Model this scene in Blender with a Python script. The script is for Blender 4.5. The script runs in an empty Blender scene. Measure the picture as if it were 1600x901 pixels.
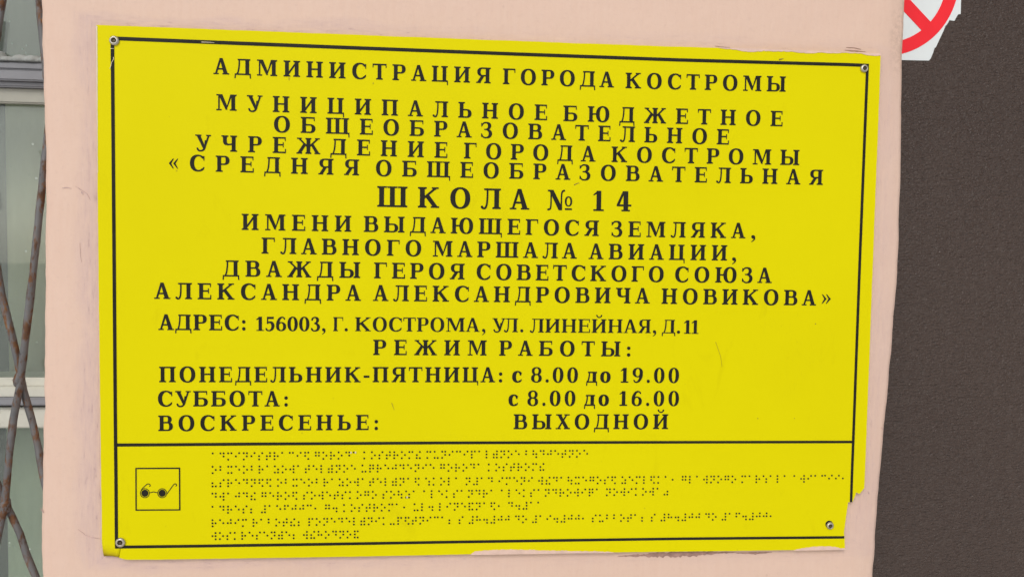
import bpy, bmesh, math, random
import numpy as np
from mathutils import Vector, Matrix
from mathutils.geometry import delaunay_2d_cdt
R = math.radians
random.seed(7)
S = bpy.context.scene
C = S.collection

# ------------------------------------------------------------------ camera
CAM = Vector((-0.04197, -0.62580, 1.64060))
YAW, PITCH, ROLL = -0.08155545, 1.52113890, 0.01600767
cam = bpy.data.cameras.new('camera')
co = bpy.data.objects.new('camera', cam)
C.objects.link(co)
MR = Matrix.Rotation(YAW, 3, 'Z') @ Matrix.Rotation(PITCH, 3, 'X') @ Matrix.Rotation(ROLL, 3, 'Z')
co.matrix_world = Matrix.Translation(CAM) @ MR.to_4x4()
cam.sensor_width = 36
cam.lens = 1270 / 1600 * 36
cam.clip_start = 0.01
cam.clip_end = 500
S.camera = co

# ------------------------------------------------------------------ sky, sun, exposure
SUN_EL, SUN_AZ = R(38), R(202)          # azimuth clockwise from +Y (north): the sun stands to the front left
w = bpy.data.worlds.new('World')
S.world = w
w.use_nodes = True
nt = w.node_tree
bg = nt.nodes['Background']
sky = nt.nodes.new('ShaderNodeTexSky')
sky.sky_type = 'NISHITA'
sky.sun_disc = False
sky.sun_elevation = SUN_EL
sky.sun_rotation = SUN_AZ
sky.air_density = 1.0
sky.dust_density = 1.2
sky.ozone_density = 1.0
hs = nt.nodes.new('ShaderNodeHueSaturation')
hs.inputs['Saturation'].default_value = 0.22
nt.links.new(sky.outputs[0], hs.inputs['Color'])
nt.links.new(hs.outputs[0], bg.inputs[0])
bg.inputs[1].default_value = 0.13
sun = bpy.data.lights.new('sun', 'SUN')
sun.energy = 1.0
sun.angle = R(22)
sun.color = (1.0, 0.97, 0.92)
so = bpy.data.objects.new('sun', sun)
C.objects.link(so)
sd = Vector((math.sin(SUN_AZ) * math.cos(SUN_EL), math.cos(SUN_AZ) * math.cos(SUN_EL), math.sin(SUN_EL)))
so.rotation_euler = sd.to_track_quat('Z', 'Y').to_euler()
so.location = sd * 5
S.view_settings.view_transform = 'Standard'
S.view_settings.look = 'None'
S.view_settings.gamma = 1
S.view_settings.exposure = 0.19

# ------------------------------------------------------------------ helpers
def at(u, v, Y=0.0):
    """the place in the wall-parallel plane y = Y seen at photo position u, v (surveying the facade)"""
    d = MR @ Vector(((u - 800) / 1270, -(v - 450.5) / 1270, -1))
    return CAM + d * ((Y - CAM.y) / d.y)

def link(name, me, parent=None, mat=None):
    o = bpy.data.objects.new(name, me)
    C.objects.link(o)
    if parent is not None:
        o.parent = parent
    if mat is not None and me is not None:
        me.materials.append(mat)
    return o

def thing(name, label, cat, group=None, loc=(0, 0, 0)):
    o = bpy.data.objects.new(name, None)
    C.objects.link(o)
    o.location = loc
    o.empty_display_size = 0.05
    o['label'] = label
    o['category'] = cat
    if group:
        o['group'] = group
    bpy.context.view_layer.update()
    return o

def part(name, bm_or_me, mat, parent, smooth=False):
    """parts are modelled in world metres; the parent's location is taken off here"""
    if isinstance(bm_or_me, bmesh.types.BMesh):
        me = bpy.data.meshes.new(name)
        bm_or_me.to_mesh(me)
        bm_or_me.free()
    else:
        me = bm_or_me
    if smooth:
        me.polygons.foreach_set('use_smooth', [True] * len(me.polygons))
    o = link(name, me, parent, mat)
    if parent is not None:
        p = Vector((0, 0, 0))
        q = parent
        while q is not None:
            p += q.location
            q = q.parent
        o.location = -p
    return o

def add_box(bm, x0, y0, z0, x1, y1, z1):
    v = [bm.verts.new((x, y, z)) for x in (x0, x1) for y in (y0, y1) for z in (z0, z1)]
    for f in ((0, 1, 3, 2), (4, 6, 7, 5), (0, 4, 5, 1), (2, 3, 7, 6), (0, 2, 6, 4), (1, 5, 7, 3)):
        bm.faces.new([v[i] for i in f])

def box_bm(*a, bevel=0.0):
    bm = bmesh.new()
    add_box(bm, *a)
    bmesh.ops.recalc_face_normals(bm, faces=bm.faces)
    if bevel:
        bmesh.ops.bevel(bm, geom=bm.edges[:], offset=bevel, segments=2, affect='EDGES')
    return bm

def noise1(x, seed=0, oct=4):
    r = 0.0
    for k in range(oct):
        f = 2 ** k
        i = math.floor(x * f)
        t = x * f - i
        t = t * t * (3 - 2 * t)
        def h(n):
            return (math.sin((n + seed * 17.13 + k * 5.7) * 127.1) * 43758.5453) % 1.0 - 0.5
        r += (h(i) * (1 - t) + h(i + 1) * t) / f
    return r

def fill_outlines(pts, edges, loops):
    """triangles inside the outlines, holes left open"""
    vs, es, fs, *_ = delaunay_2d_cdt(pts, edges, [], 1, 1e-9)
    ls = [np.array(l) for l in loops]
    out = []
    for f in fs:
        cx = sum(vs[i].x for i in f) / len(f)
        cy = sum(vs[i].y for i in f) / len(f)
        n = 0
        for l in ls:
            x0, y0 = l[:, 0], l[:, 1]
            x1, y1 = np.roll(x0, -1), np.roll(y0, -1)
            c = (y0 > cy) != (y1 > cy)
            n += int((cx < (x1[c] - x0[c]) * (cy - y0[c]) / (y1[c] - y0[c]) + x0[c]).sum())
        if n % 2:
            out.append(list(f))
    return vs, out

def slab(loops, yb, yf, bm=None):
    """a flat solid from outlines in the facade plane: loops = list of lists of (x, z), holes included"""
    pts, edges = [], []
    for lp in loops:
        n0 = len(pts)
        pts += [Vector(p) for p in lp]
        edges += [(n0 + i, n0 + (i + 1) % len(lp)) for i in range(len(lp))]
    vs, fs = fill_outlines(pts, edges, loops)
    bm = bm or bmesh.new()
    A = [bm.verts.new((p.x, yf, p.y)) for p in vs]
    B = [bm.verts.new((p.x, yb, p.y)) for p in vs]
    cnt = {}
    for f in fs:
        for i in range(len(f)):
            e = (f[i], f[(i + 1) % len(f)])
            k = (min(e), max(e))
            cnt.setdefault(k, []).append(e)
        ar = sum(vs[f[i]].x * vs[f[(i + 1) % len(f)]].y - vs[f[(i + 1) % len(f)]].x * vs[f[i]].y for i in range(len(f)))
        ff = list(f) if ar > 0 else list(reversed(f))
        bm.faces.new([A[i] for i in ff])
        bm.faces.new([B[i] for i in reversed(ff)])
    for k, e in cnt.items():
        if len(e) == 1:
            a, b = e[0]
            try:
                bm.faces.new((A[a], B[a], B[b], A[b]))
            except ValueError:
                pass
    bmesh.ops.recalc_face_normals(bm, faces=bm.faces)
    return bm

def tube(bm, pts, rads, n=10, jitter=0.0):
    pts = [Vector(p) for p in pts]
    rings = []
    for i, p in enumerate(pts):
        t = (pts[min(i + 1, len(pts) - 1)] - pts[max(i - 1, 0)]).normalized()
        a = t.cross(Vector((0, 1, 0))).normalized()
        b = t.cross(a)
        r = rads[i] if isinstance(rads, (list, tuple)) else rads
        rings.append([bm.verts.new(p + (a * math.cos(2 * math.pi * k / n) + b * math.sin(2 * math.pi * k / n)) * r * (1 + random.uniform(-jitter, jitter))) for k in range(n)])
    for i in range(len(rings) - 1):
        for k in range(n):
            bm.faces.new((rings[i][k], rings[i][(k + 1) % n], rings[i + 1][(k + 1) % n], rings[i + 1][k]))
    bm.faces.new(rings[0])
    bm.faces.new(rings[-1])
    bmesh.ops.recalc_face_normals(bm, faces=bm.faces)

# ------------------------------------------------------------------ material helpers
class NT:
    def __init__(s, name):
        s.m = bpy.data.materials.new(name)
        s.m.use_nodes = True
        s.t = s.m.node_tree
        s.b = s.t.nodes['Principled BSDF']
        s.tc = s.t.nodes.new('ShaderNodeTexCoord')
    def n(s, typ, **kw):
        x = s.t.nodes.new(typ)
        for k, v in kw.items():
            setattr(x, k, v)
        return x
    def L(s, a, b):
        s.t.links.new(a, b)
    def geo(s, scale=(1, 1, 1), loc=(0, 0, 0)):
        g = s.n('ShaderNodeNewGeometry')
        m = s.n('ShaderNodeMapping')
        m.inputs['Scale'].default_value = scale
        m.inputs['Location'].default_value = loc
        s.L(g.outputs['Position'], m.inputs['Vector'])
        return m.outputs[0]
    def noise(s, scale, detail=4, rough=0.55, vec=None, dist=0.0):
        x = s.n('ShaderNodeTexNoise')
        x.inputs['Scale'].default_value = scale
        x.inputs['Detail'].default_value = detail
        x.inputs['Roughness'].default_value = rough
        x.inputs['Distortion'].default_value = dist
        s.L(vec if vec is not None else s.geo(), x.inputs['Vector'])
        return x.outputs['Fac']
    def ramp(s, fac, stops):
        r = s.n('ShaderNodeValToRGB')
        el = r.color_ramp.elements
        while len(el) < len(stops):
            el.new(0.5)
        for e, (p, c) in zip(el, stops):
            e.position = p
            e.color = c if len(c) == 4 else (*c, 1)
        s.L(fac, r.inputs[0])
        return r.outputs[0]
    def mix(s, fac, a, b, mode='MIX'):
        m = s.n('ShaderNodeMix', data_type='RGBA', blend_type=mode)
        for sock, v in ((m.inputs[0], fac), (m.inputs[6], a), (m.inputs[7], b)):
            if hasattr(v, 'links'):
                s.L(v, sock)
            elif isinstance(v, (int, float)):
                sock.default_value = v
            else:
                sock.default_value = (*v, 1)
        return m.outputs[2]
    def math(s, op, a, b=None, clamp=False):
        m = s.n('ShaderNodeMath', operation=op, use_clamp=clamp)
        for i, v in enumerate((a, b)):
            if v is None:
                continue
            if hasattr(v, 'links'):
                s.L(v, m.inputs[i])
            else:
                m.inputs[i].default_value = v
        return m.outputs[0]
    def bump(s, h, strength=0.3, dist=0.001, prev=None):
        b = s.n('ShaderNodeBump')
        b.inputs['Strength'].default_value = strength
        b.inputs['Distance'].default_value = dist
        s.L(h, b.inputs['Height'])
        if prev is not None:
            s.L(prev, b.inputs['Normal'])
        return b.outputs[0]
    def out(s, col=None, rough=None, normal=None, metal=None, spec=None):
        for v, k in ((col, 'Base Color'), (rough, 'Roughness'), (metal, 'Metallic'), (spec, 'Specular IOR Level')):
            if v is None:
                continue
            if hasattr(v, 'links'):
                s.L(v, s.b.inputs[k])
            elif isinstance(v, (int, float)):
                s.b.inputs[k].default_value = v
            else:
                s.b.inputs[k].default_value = (*v, 1)
        if normal is not None:
            s.L(normal, s.b.inputs['Normal'])
        return s.m

B3 = lambda x: (x, x, x)

# plate outline in photo positions -> metres on the wall
PLX0, PLX1 = at(155, 450).x, at(1363, 450).x
PLZ1, PLZ0 = at(800, 64).z, at(800, 864).z

def plaster():
    s = NT('pink_painted_plaster')
    g = s.n('ShaderNodeNewGeometry')
    sep = s.n('ShaderNodeSeparateXYZ')
    s.L(g.outputs['Position'], sep.inputs[0])
    X, Z = sep.outputs['X'], sep.outputs['Z']
    big = s.noise(5, 3)
    fine = s.noise(260, 4, 0.65)
    strokes = s.noise(60, 5, 0.6, s.geo((5, 5, 0.7)))
    base = s.ramp(big, [(0.3, PINK_A), (0.7, PINK_B)])
    base = s.mix(s.ramp(strokes, [(0.35, B3(0)), (0.75, B3(0.35))]), base, PINK_C)
    base = s.mix(s.ramp(fine, [(0.55, B3(0)), (0.8, B3(0.25))]), base, (0.52, 0.36, 0.32))
    # the older lilac coat shows in dry brush strokes round the plate
    cx, cz = (PLX0 + PLX1) / 2, (PLZ0 + PLZ1) / 2
    dx = s.math('SUBTRACT', s.math('ABSOLUTE', s.math('SUBTRACT', X, cx)), (PLX1 - PLX0) / 2)
    dz = s.math('SUBTRACT', s.math('ABSOLUTE', s.math('SUBTRACT', Z, cz)), (PLZ1 - PLZ0) / 2)
    d = s.math('MAXIMUM', dx, s.math('MULTIPLY', dz, 1.7))
    wob = s.math('MULTIPLY', s.math('SUBTRACT', s.noise(14, 3), 0.5), 0.035)
    dd = s.math('ADD', d, wob)
    side = s.math('GREATER_THAN', dx, dz)
    sv = s.noise(190, 5, 0.7, s.geo((2.2, 1, 0.30)))
    sh = s.noise(190, 5, 0.7, s.geo((0.35, 1, 2.0)))
    st = s.mix(side, sh, sv)
    halo = s.ramp(dd, [(0.0, B3(1)), (0.009, B3(0.7)), (0.020, B3(0.0))])
    sidew = s.ramp(s.math('ADD', X, 0.5), [(0.3, B3(1)), (0.5, B3(.42))])
    halo = s.math('MULTIPLY', halo, sidew)
    k = s.math('MULTIPLY', halo, s.ramp(st, [(0.38, B3(0)), (0.66, B3(1))]))
    base = s.mix(s.math('MULTIPLY', halo, 0.35), base, (0.56, 0.40, 0.39))
    base = s.mix(s.math('MULTIPLY', k, 0.50), base, (0.47, 0.32, 0.335))
    k2 = s.math('MULTIPLY', halo, s.ramp(st, [(0.60, B3(0)), (0.68, B3(1))]))
    base = s.mix(s.math('MULTIPLY', k2, 0.35), base, (0.30, 0.17, 0.16))
    # grime specks and the dirty spot at the upper right edge of the pier
    v = s.n('ShaderNodeTexVoronoi')
    v.inputs['Scale'].default_value = 55
    s.L(s.geo((1, 1, 0.7)), v.inputs['Vector'])
    sp = s.math('MULTIPLY', s.ramp(v.outputs['Distance'], [(0.0, B3(1)), (0.07, B3(0))]), s.ramp(s.noise(9, 2), [(0.5, B3(0)), (0.6, B3(1))]))
    base = s.mix(s.math('MULTIPLY', sp, 0.65), base, (0.27, 0.16, 0.13))
    ex, ez = at(1404, 60).x, at(1404, 60).z
    q = s.math('ADD', s.math('POWER', s.math('MULTIPLY', s.math('SUBTRACT', X, ex), 110.0), 2), s.math('POWER', s.math('MULTIPLY', s.math('SUBTRACT', Z, ez), 27.0), 2))
    dirt = s.math('MULTIPLY', s.ramp(q, [(0.1, B3(1)), (1.0, B3(0))]), s.ramp(s.noise(240, 5, 0.75), [(0.42, B3(0)), (0.62, B3(1))]))
    base = s.mix(s.math('MULTIPLY', dirt, 0.32), base, (0.30, 0.19, 0.14))
    h = s.math('ADD', s.math('MULTIPLY', strokes, 0.5), s.math('MULTIPLY', fine, 0.5))
    nb = s.bump(s.noise(20, 4, 0.5), 0.5, 0.0028)
    nb = s.bump(s.noise(60, 4, .6, s.geo((.6, 1, 1.6), (3, 1, 7))), 0.25, 0.0012, nb)
    nb = s.bump(h, 0.5, 0.0008, nb)
    nb = s.bump(k2, 0.4, -0.0004, nb)
    return s.out(base, s.ramp(fine, [(0.3, B3(0.5)), (0.7, B3(0.72))]), nb, spec=0.35)

PINK_A = (0.680, 0.470, 0.365)
PINK_B = (0.710, 0.500, 0.392)
PINK_C = (0.735, 0.545, 0.440)
YEL = (0.718, 0.632, 0.0)

def yellow():
    s = NT('yellow_plastic')
    big = s.noise(6, 4, 0.6)
    base = s.ramp(big, [(0.3, (YEL[0] * .965, YEL[1] * .955, YEL[2])), (0.7, YEL)])
    sm = s.noise(38, 6, 0.7, s.geo((1, 1, 0.45), (3, 0, 1)), 0.6)
    base = s.mix(s.ramp(sm, [(0.60, B3(0)), (0.80, B3(0.30))]), base, (0.48, 0.38, 0.0))
    sp = s.n('ShaderNodeTexVoronoi')
    sp.inputs['Scale'].default_value = 42
    s.L(s.geo(), sp.inputs['Vector'])
    k = s.math('MULTIPLY', s.ramp(sp.outputs['Distance'], [(0.0, B3(1)), (0.045, B3(0))]), s.ramp(s.noise(15, 2), [(0.52, B3(0)), (0.6, B3(1))]))
    base = s.mix(s.math('MULTIPLY', k, 0.7), base, (0.25, 0.17, 0.02))
    # hairline scratches
    wv = s.noise(30, 2, 0.4, s.geo((7, 1, 0.9), (1, 0, 5)), 2.0)
    ln = s.ramp(wv, [(0.497, B3(0)), (0.5, B3(1)), (0.503, B3(0))])
    ln = s.math('MULTIPLY', ln, s.ramp(s.noise(7, 2, 0.5, s.geo((1, 1, 1), (9, 2, 4))), [(0.60, B3(0)), (0.68, B3(1))]))
    base = s.mix(s.math('MULTIPLY', ln, 0.35), base, (0.42, 0.33, 0.02))
    nb = s.bump(s.noise(9, 3), 0.25, 0.002)
    nb = s.bump(s.noise(900, 2), 0.05, 0.0002, nb)
    r = s.ramp(s.noise(20, 5, 0.7), [(0.3, B3(0.42)), (0.7, B3(0.56))])
    return s.out(base, r, nb, spec=0.06)

def ink():
    s = NT('black_engraving')
    c = s.ramp(s.noise(120, 4, 0.6), [(0.3, (0.013, 0.012, 0.009)), (0.7, (0.022, 0.020, 0.015))])
    return s.out(c, 0.5, s.bump(s.noise(1500, 3), 0.3, 0.0002), spec=0.12)

def plain(name, col, rough=0.5, metal=0.0, var=0.12, scale=60, bump=0.0, spec=0.5):
    s = NT(name)
    c = s.ramp(s.noise(scale, 5, 0.6), [(0.3, tuple(x * (1 - var) for x in col)), (0.7, tuple(x * (1 + var) for x in col))])
    nb = s.bump(s.noise(scale * 4, 4), bump, 0.0006) if bump else None
    return s.out(c, rough, nb, metal, spec)

M_WALL = plaster()
M_YEL = yellow()
M_INK = ink()
M_BEAD = plain('black_bead', (0.016, 0.012, 0.006), 0.35, spec=0.25)
M_STEEL = plain('weathered_steel', (0.50, 0.46, 0.40), 0.32, 0.85, 0.25, 400, 0.4)
M_SOCK = plain('dark_socket', (0.10, 0.075, 0.035), 0.6, 0.3, 0.4, 500)
M_WORN = plain('pale_worn_core', (0.70, 0.60, 0.42), 0.6, var=0.1, scale=90)
M_SMEAR = plain('pink_paint_smear', (0.70, 0.49, 0.40), 0.6, var=0.1, scale=120, bump=0.4, spec=0.3)
M_RAW = plain('bare_plaster', (0.36, 0.22, 0.18), 0.8, var=0.25, scale=220, bump=0.5, spec=0.2)

# ------------------------------------------------------------------ ground, unseen: added and kept pale to bounce light up
bm = bmesh.new()
v = [bm.verts.new(p) for p in ((-60, -60, 0), (60, -60, 0), (60, 60, 0), (-60, 60, 0))]
bm.faces.new(v)
sg = NT('pale_bounce_ground')
gm = sg.out(sg.ramp(sg.noise(1.2, 6, 0.6), [(0.35, (0.62, 0.62, 0.62)), (0.6, (0.74, 0.74, 0.74))]), 0.8, sg.bump(sg.noise(9, 5), 0.4, 0.02))
g = part('ground', bm, gm, None)
g['kind'] = 'structure'

# ------------------------------------------------------------------ the pink pier
def lerp_tab(tab, y):
    if y <= tab[0][0]:
        return tab[0][1]
    for (a, xa), (b, xb) in zip(tab, tab[1:]):
        if y <= b:
            t = (y - a) / (b - a)
            return xa + (xb - xa) * t
    return tab[-1][1]

LE = [(61.5, -60), (61.3, 0), (62.5, 80), (64.5, 150), (67.0, 240), (68.0, 300), (67.3, 400), (66.8, 500), (66.5, 590), (65.5, 640), (63.8, 700), (62.8, 760), (62.0, 830), (63.3, 901), (64, 960)]
RE = [(1418, -60), (1417, 0), (1416, 40), (1412.8, 90), (1411.8, 150), (1411.0, 220), (1409.6, 310), (1405.5, 430), (1400.0, 500), (1392.5, 590), (1386.5, 650), (1377.8, 745), (1371.0, 840), (1366.6, 901), (1363, 960)]
def edge_tab(pts):
    t = sorted([(at(u, v_, 0).z, at(u, v_, 0).x) for u, v_ in pts])
    return t
TL_, TR_ = edge_tab(LE), edge_tab(RE)
def smooth_tab(tab, z):
    return sum(lerp_tab(tab, z + d) for d in (-0.012, -0.006, 0, 0.006, 0.012)) / 5
ZTOP, DEPTH = 2.5, 0.30
rows = []
z = 0.0
while z < ZTOP:
    rows.append(z)
    z += 0.05 if (z < 1.3 or z > 2.0) else 0.0035
rows.append(ZTOP)
NC = 34
bm = bmesh.new()
grid = []
for z in rows:
    xl = smooth_tab(TL_, z) + 0.0009 * noise1(z * 60, 1) 
    xr = smooth_tab(TR_, z) + 0.0007 * noise1(z * 60, 2)
    r = 0.0045
    prof = [(xl, DEPTH), (xl, r), (xl + r * 0.3, r * 0.3), (xl + r, 0.0)]
    for k in range(1, NC):
        x = xl + r + (xr - xl - 2 * r) * k / NC
        y = 0.0
        prof.append((x, y))
    prof += [(xr - r, 0.0), (xr - r * 0.3, r * 0.3), (xr, r), (xr, DEPTH)]
    grid.append([bm.verts.new((x, y, z)) for x, y in prof])
for a, b in zip(grid, grid[1:]):
    for i in range(len(a) - 1):
        bm.faces.new((a[i], a[i + 1], b[i + 1], b[i]))
bm.faces.new(grid[-1])
bmesh.ops.recalc_face_normals(bm, faces=bm.faces)
pier = part('plastered_wall', bm, M_WALL, None, smooth=True)
pier['label'] = 'pink painted plaster pier between the barred window and the dark brown door'
pier['category'] = 'wall'

# ------------------------------------------------------------------ letters: drawn stroke by stroke, then traced
N = 96
class Glyph:
    def __init__(s, W, h, stem, t):
        s.W, s.h, s.s, s.t = W, h, stem, t
        s.x0, s.x1, s.y0, s.y1 = -0.12, W + 0.12, -0.36, 1.42
        nx = int((s.x1 - s.x0) * N) + 1
        ny = int((s.y1 - s.y0) * N) + 1
        s.X, s.Y = np.meshgrid(np.linspace(s.x0, s.x1, nx), np.linspace(s.y0, s.y1, ny))
        s.d = np.full(s.X.shape, 9.0)
    def add(s, d):
        s.d = np.minimum(s.d, d)
    def cut(s, d):
        s.d = np.maximum(s.d, -d)
    def poly(s, *p):
        p = np.array(p, float)
        X, Y = s.X, s.Y
        d = np.full(X.shape, 1e9)
        sg_ = np.ones(X.shape)
        n = len(p)
        j = n - 1
        for i in range(n):
            ex, ey = p[j] - p[i]
            wx, wy = X - p[i][0], Y - p[i][1]
            t = np.clip((wx * ex + wy * ey) / (ex * ex + ey * ey), 0, 1)
            d = np.minimum(d, (wx - ex * t) ** 2 + (wy - ey * t) ** 2)
            c1, c2, c3 = Y >= p[i][1], Y < p[j][1], ex * wy > ey * wx
            sg_ = np.where((c1 & c2 & c3) | (~c1 & ~c2 & ~c3), -sg_, sg_)
            j = i
        return sg_ * np.sqrt(d)
    def box(s, x0, y0, x1, y1):
        return s.poly((x0, y0), (x1, y0), (x1, y1), (x0, y1))
    def ell(s, cx, cy, rx, ry, p=2.25):
        k = (np.abs((s.X - cx) / rx) ** p + np.abs((s.Y - cy) / ry) ** p) ** (1 / p)
        return (k - 1) * min(rx, ry)
    def stroke(s, pts, closed=False):
        """pts = (x, y, halfwidth); a smooth curve through them"""
        P = [np.array(q, float) for q in pts]
        Q = []
        n = len(P)
        for i in range(n - 1):
            p0, p1, p2, p3 = P[max(i - 1, 0)], P[i], P[i + 1], P[min(i + 2, n - 1)]
            for k in range(7):
                t = k / 7
                Q.append(0.5 * ((2 * p1) + (-p0 + p2) * t + (2 * p0 - 5 * p1 + 4 * p2 - p3) * t * t + (-p0 + 3 * p1 - 3 * p2 + p3) * t ** 3))
        Q.append(P[-1])
        D = np.full(s.X.shape, 9.0)
        for a, b in zip(Q, Q[1:]):
            ex, ey = b[0] - a[0], b[1] - a[1]
            L2 = ex * ex + ey * ey + 1e-12
            t = np.clip(((s.X - a[0]) * ex + (s.Y - a[1]) * ey) / L2, 0, 1)
            D = np.minimum(D, np.hypot(s.X - a[0] - ex * t, s.Y - a[1] - ey * t) - (a[2] + (b[2] - a[2]) * t))
        return D
    def stem(s, x, y0=0, y1=1, top='lr', bot='lr', e=0.095, w=None):
        w = w or s.s
        s.add(s.box(x - w / 2, y0, x + w / 2, y1))
        k, t = 0.045, s.t
        for side, c in ((-1, 'l'), (1, 'r')):
            if c in top:
                s.add(s.poly((x, y1), (x + side * (w / 2 + e), y1), (x + side * (w / 2 + e), y1 - t), (x + side * (w / 2 + k), y1 - t - .004), (x + side * w / 2, y1 - t - k), (x, y1 - t - k)))
            if c in bot:
                s.add(s.poly((x, y0), (x + side * (w / 2 + e), y0), (x + side * (w / 2 + e), y0 + t), (x + side * (w / 2 + k), y0 + t + .004), (x + side * w / 2, y0 + t + k), (x, y0 + t + k)))
    def bowl(s, x0, x1, y0, y1, th=None, left=False, xm=None):
        th = th or s.s
        cy, ry = (y0 + y1) / 2, (y1 - y0) / 2
        f = (lambda a: a) if not left else (lambda a: x0 + x1 - a)
        xm = x0 + (x1 - x0) * 0.52 if xm is None else xm
        def bx(a, b_, c, d_):
            a, c = f(a), f(c)
            return s.box(min(a, c), b_, max(a, c), d_)
        o = np.minimum(bx(x0, y0, xm, y1), s.ell(f(xm), cy, x1 - xm, ry, 2.2))
        h = s.h
        i = np.minimum(bx(x0 - .3, y0 + h, xm, y1 - h), s.ell(f(xm), cy, max(x1 - xm - th, 0.05), ry - h, 2.2))
        s.add(np.maximum(o, -i))
    def ring(s, cx, cy, rx, ry, th=None, h=None):
        th, h = th or s.s * 1.06, h or s.h
        s.add(np.maximum(s.ell(cx, cy, rx, ry), -s.ell(cx, cy, rx - th, ry - h, 2.15)))
    def tick(s, x, y0, y1, d=1, w=0.065):
        s.add(s.poly((x, y0), (x, y1), (x - d * w, y1), (x - d * w * .75, y0)))
    # ---- contours
    def trace(s):
        d = s.d + 1e-6
        ny, nx = d.shape
        X, Y = s.X[0], s.Y[:, 0]
        seg = {}
        ins = d < 0
        code = ins[:-1, :-1] * 1 + ins[:-1, 1:] * 2 + ins[1:, 1:] * 4 + ins[1:, :-1] * 8
        T = {1: [(3, 0)], 2: [(0, 1)], 3: [(3, 1)], 4: [(1, 2)], 5: [(3, 0), (1, 2)], 6: [(0, 2)], 7: [(3, 2)], 8: [(2, 3)], 9: [(2, 0)], 10: [(0, 1), (2, 3)], 11: [(2, 1)], 12: [(1, 3)], 13: [(1, 0)], 14: [(0, 3)]}
        def ep(j, i, e):
            if e == 0: return ('h', j, i)
            if e == 2: return ('h', j + 1, i)
            if e == 3: return ('v', j, i)
            return ('v', j, i + 1)
        for j, i in zip(*np.nonzero((code > 0) & (code < 15))):
            for a, b in T[int(code[j, i])]:
                seg[ep(j, i, a)] = ep(j, i, b)
        def pos(k):
            t_, j, i = k
            if t_ == 'h':
                a, b = d[j, i], d[j, i + 1]
                return (X[i] + (X[i + 1] - X[i]) * a / (a - b), Y[j])
            a, b = d[j, i], d[j + 1, i]
            return (X[i], Y[j] + (Y[j + 1] - Y[j]) * a / (a - b))
        loops = []
        while seg:
            k0 = next(iter(seg))
            k, lp = k0, []
            while k in seg:
                lp.append(pos(k))
                k = seg.pop(k)
            loops.append(simplify(lp))
        return [l for l in loops if len(l) > 2]

def simplify(p, eps=0.0045):
    p = np.array(p)
    n = len(p)
    a = 0
    b = int(np.argmax(((p - p[0]) ** 2).sum(1)))
    keep = {a, b}
    st = [(a, b), (b, n)]
    while st:
        i, j = st.pop()
        if j - i < 2:
            continue
        A, Bq = p[i], p[j % n]
        e = Bq - A
        L = math.hypot(*e) + 1e-12
        q = p[i + 1:j] - A
        dd = np.abs(q[:, 0] * e[1] - q[:, 1] * e[0]) / L
        m = int(np.argmax(dd))
        if dd[m] > eps:
            k = i + 1 + m
            keep.add(k)
            st += [(i, k), (k, j)]
    return [tuple(p[k]) for k in sorted(keep)]

# widths of the inked shape, cap height = 1
WID = {'А': .97, 'Б': .92, 'В': .91, 'Г': .80, 'Д': 1.02, 'Е': .82, 'Ж': 1.48, 'З': .72, 'И': 1.03, 'Й': 1.03, 'К': 1.04, 'Л': 1.0,
       'М': 1.25, 'Н': 1.03, 'О': .98, 'П': 1.03, 'Р': .84, 'С': .88, 'Т': .88, 'У': .97, 'Х': .96, 'Ц': 1.04, 'Ч': .96, 'Ш': 1.46,
       'Щ': 1.48, 'Ы': 1.30, 'Ь': .86, 'Ю': 1.42, 'Я': .94, 'с': .63, 'д': .75, 'о': .71, '0': .72, '1': .54, '3': .66, '4': .74, '5': .66,
       '6': .70, '8': .72, '9': .70, '.': .21, ',': .24, ':': .22, '-': .36, '«': .56, '»': .56, '№': 1.22}
BEAR = {'А': .0, 'У': .0, 'Х': .01, 'Т': .03, 'О': .07, 'С': .07, 'Ж': .02, 'Л': .02, 'Д': .02, 'Ю': .06}

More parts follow.
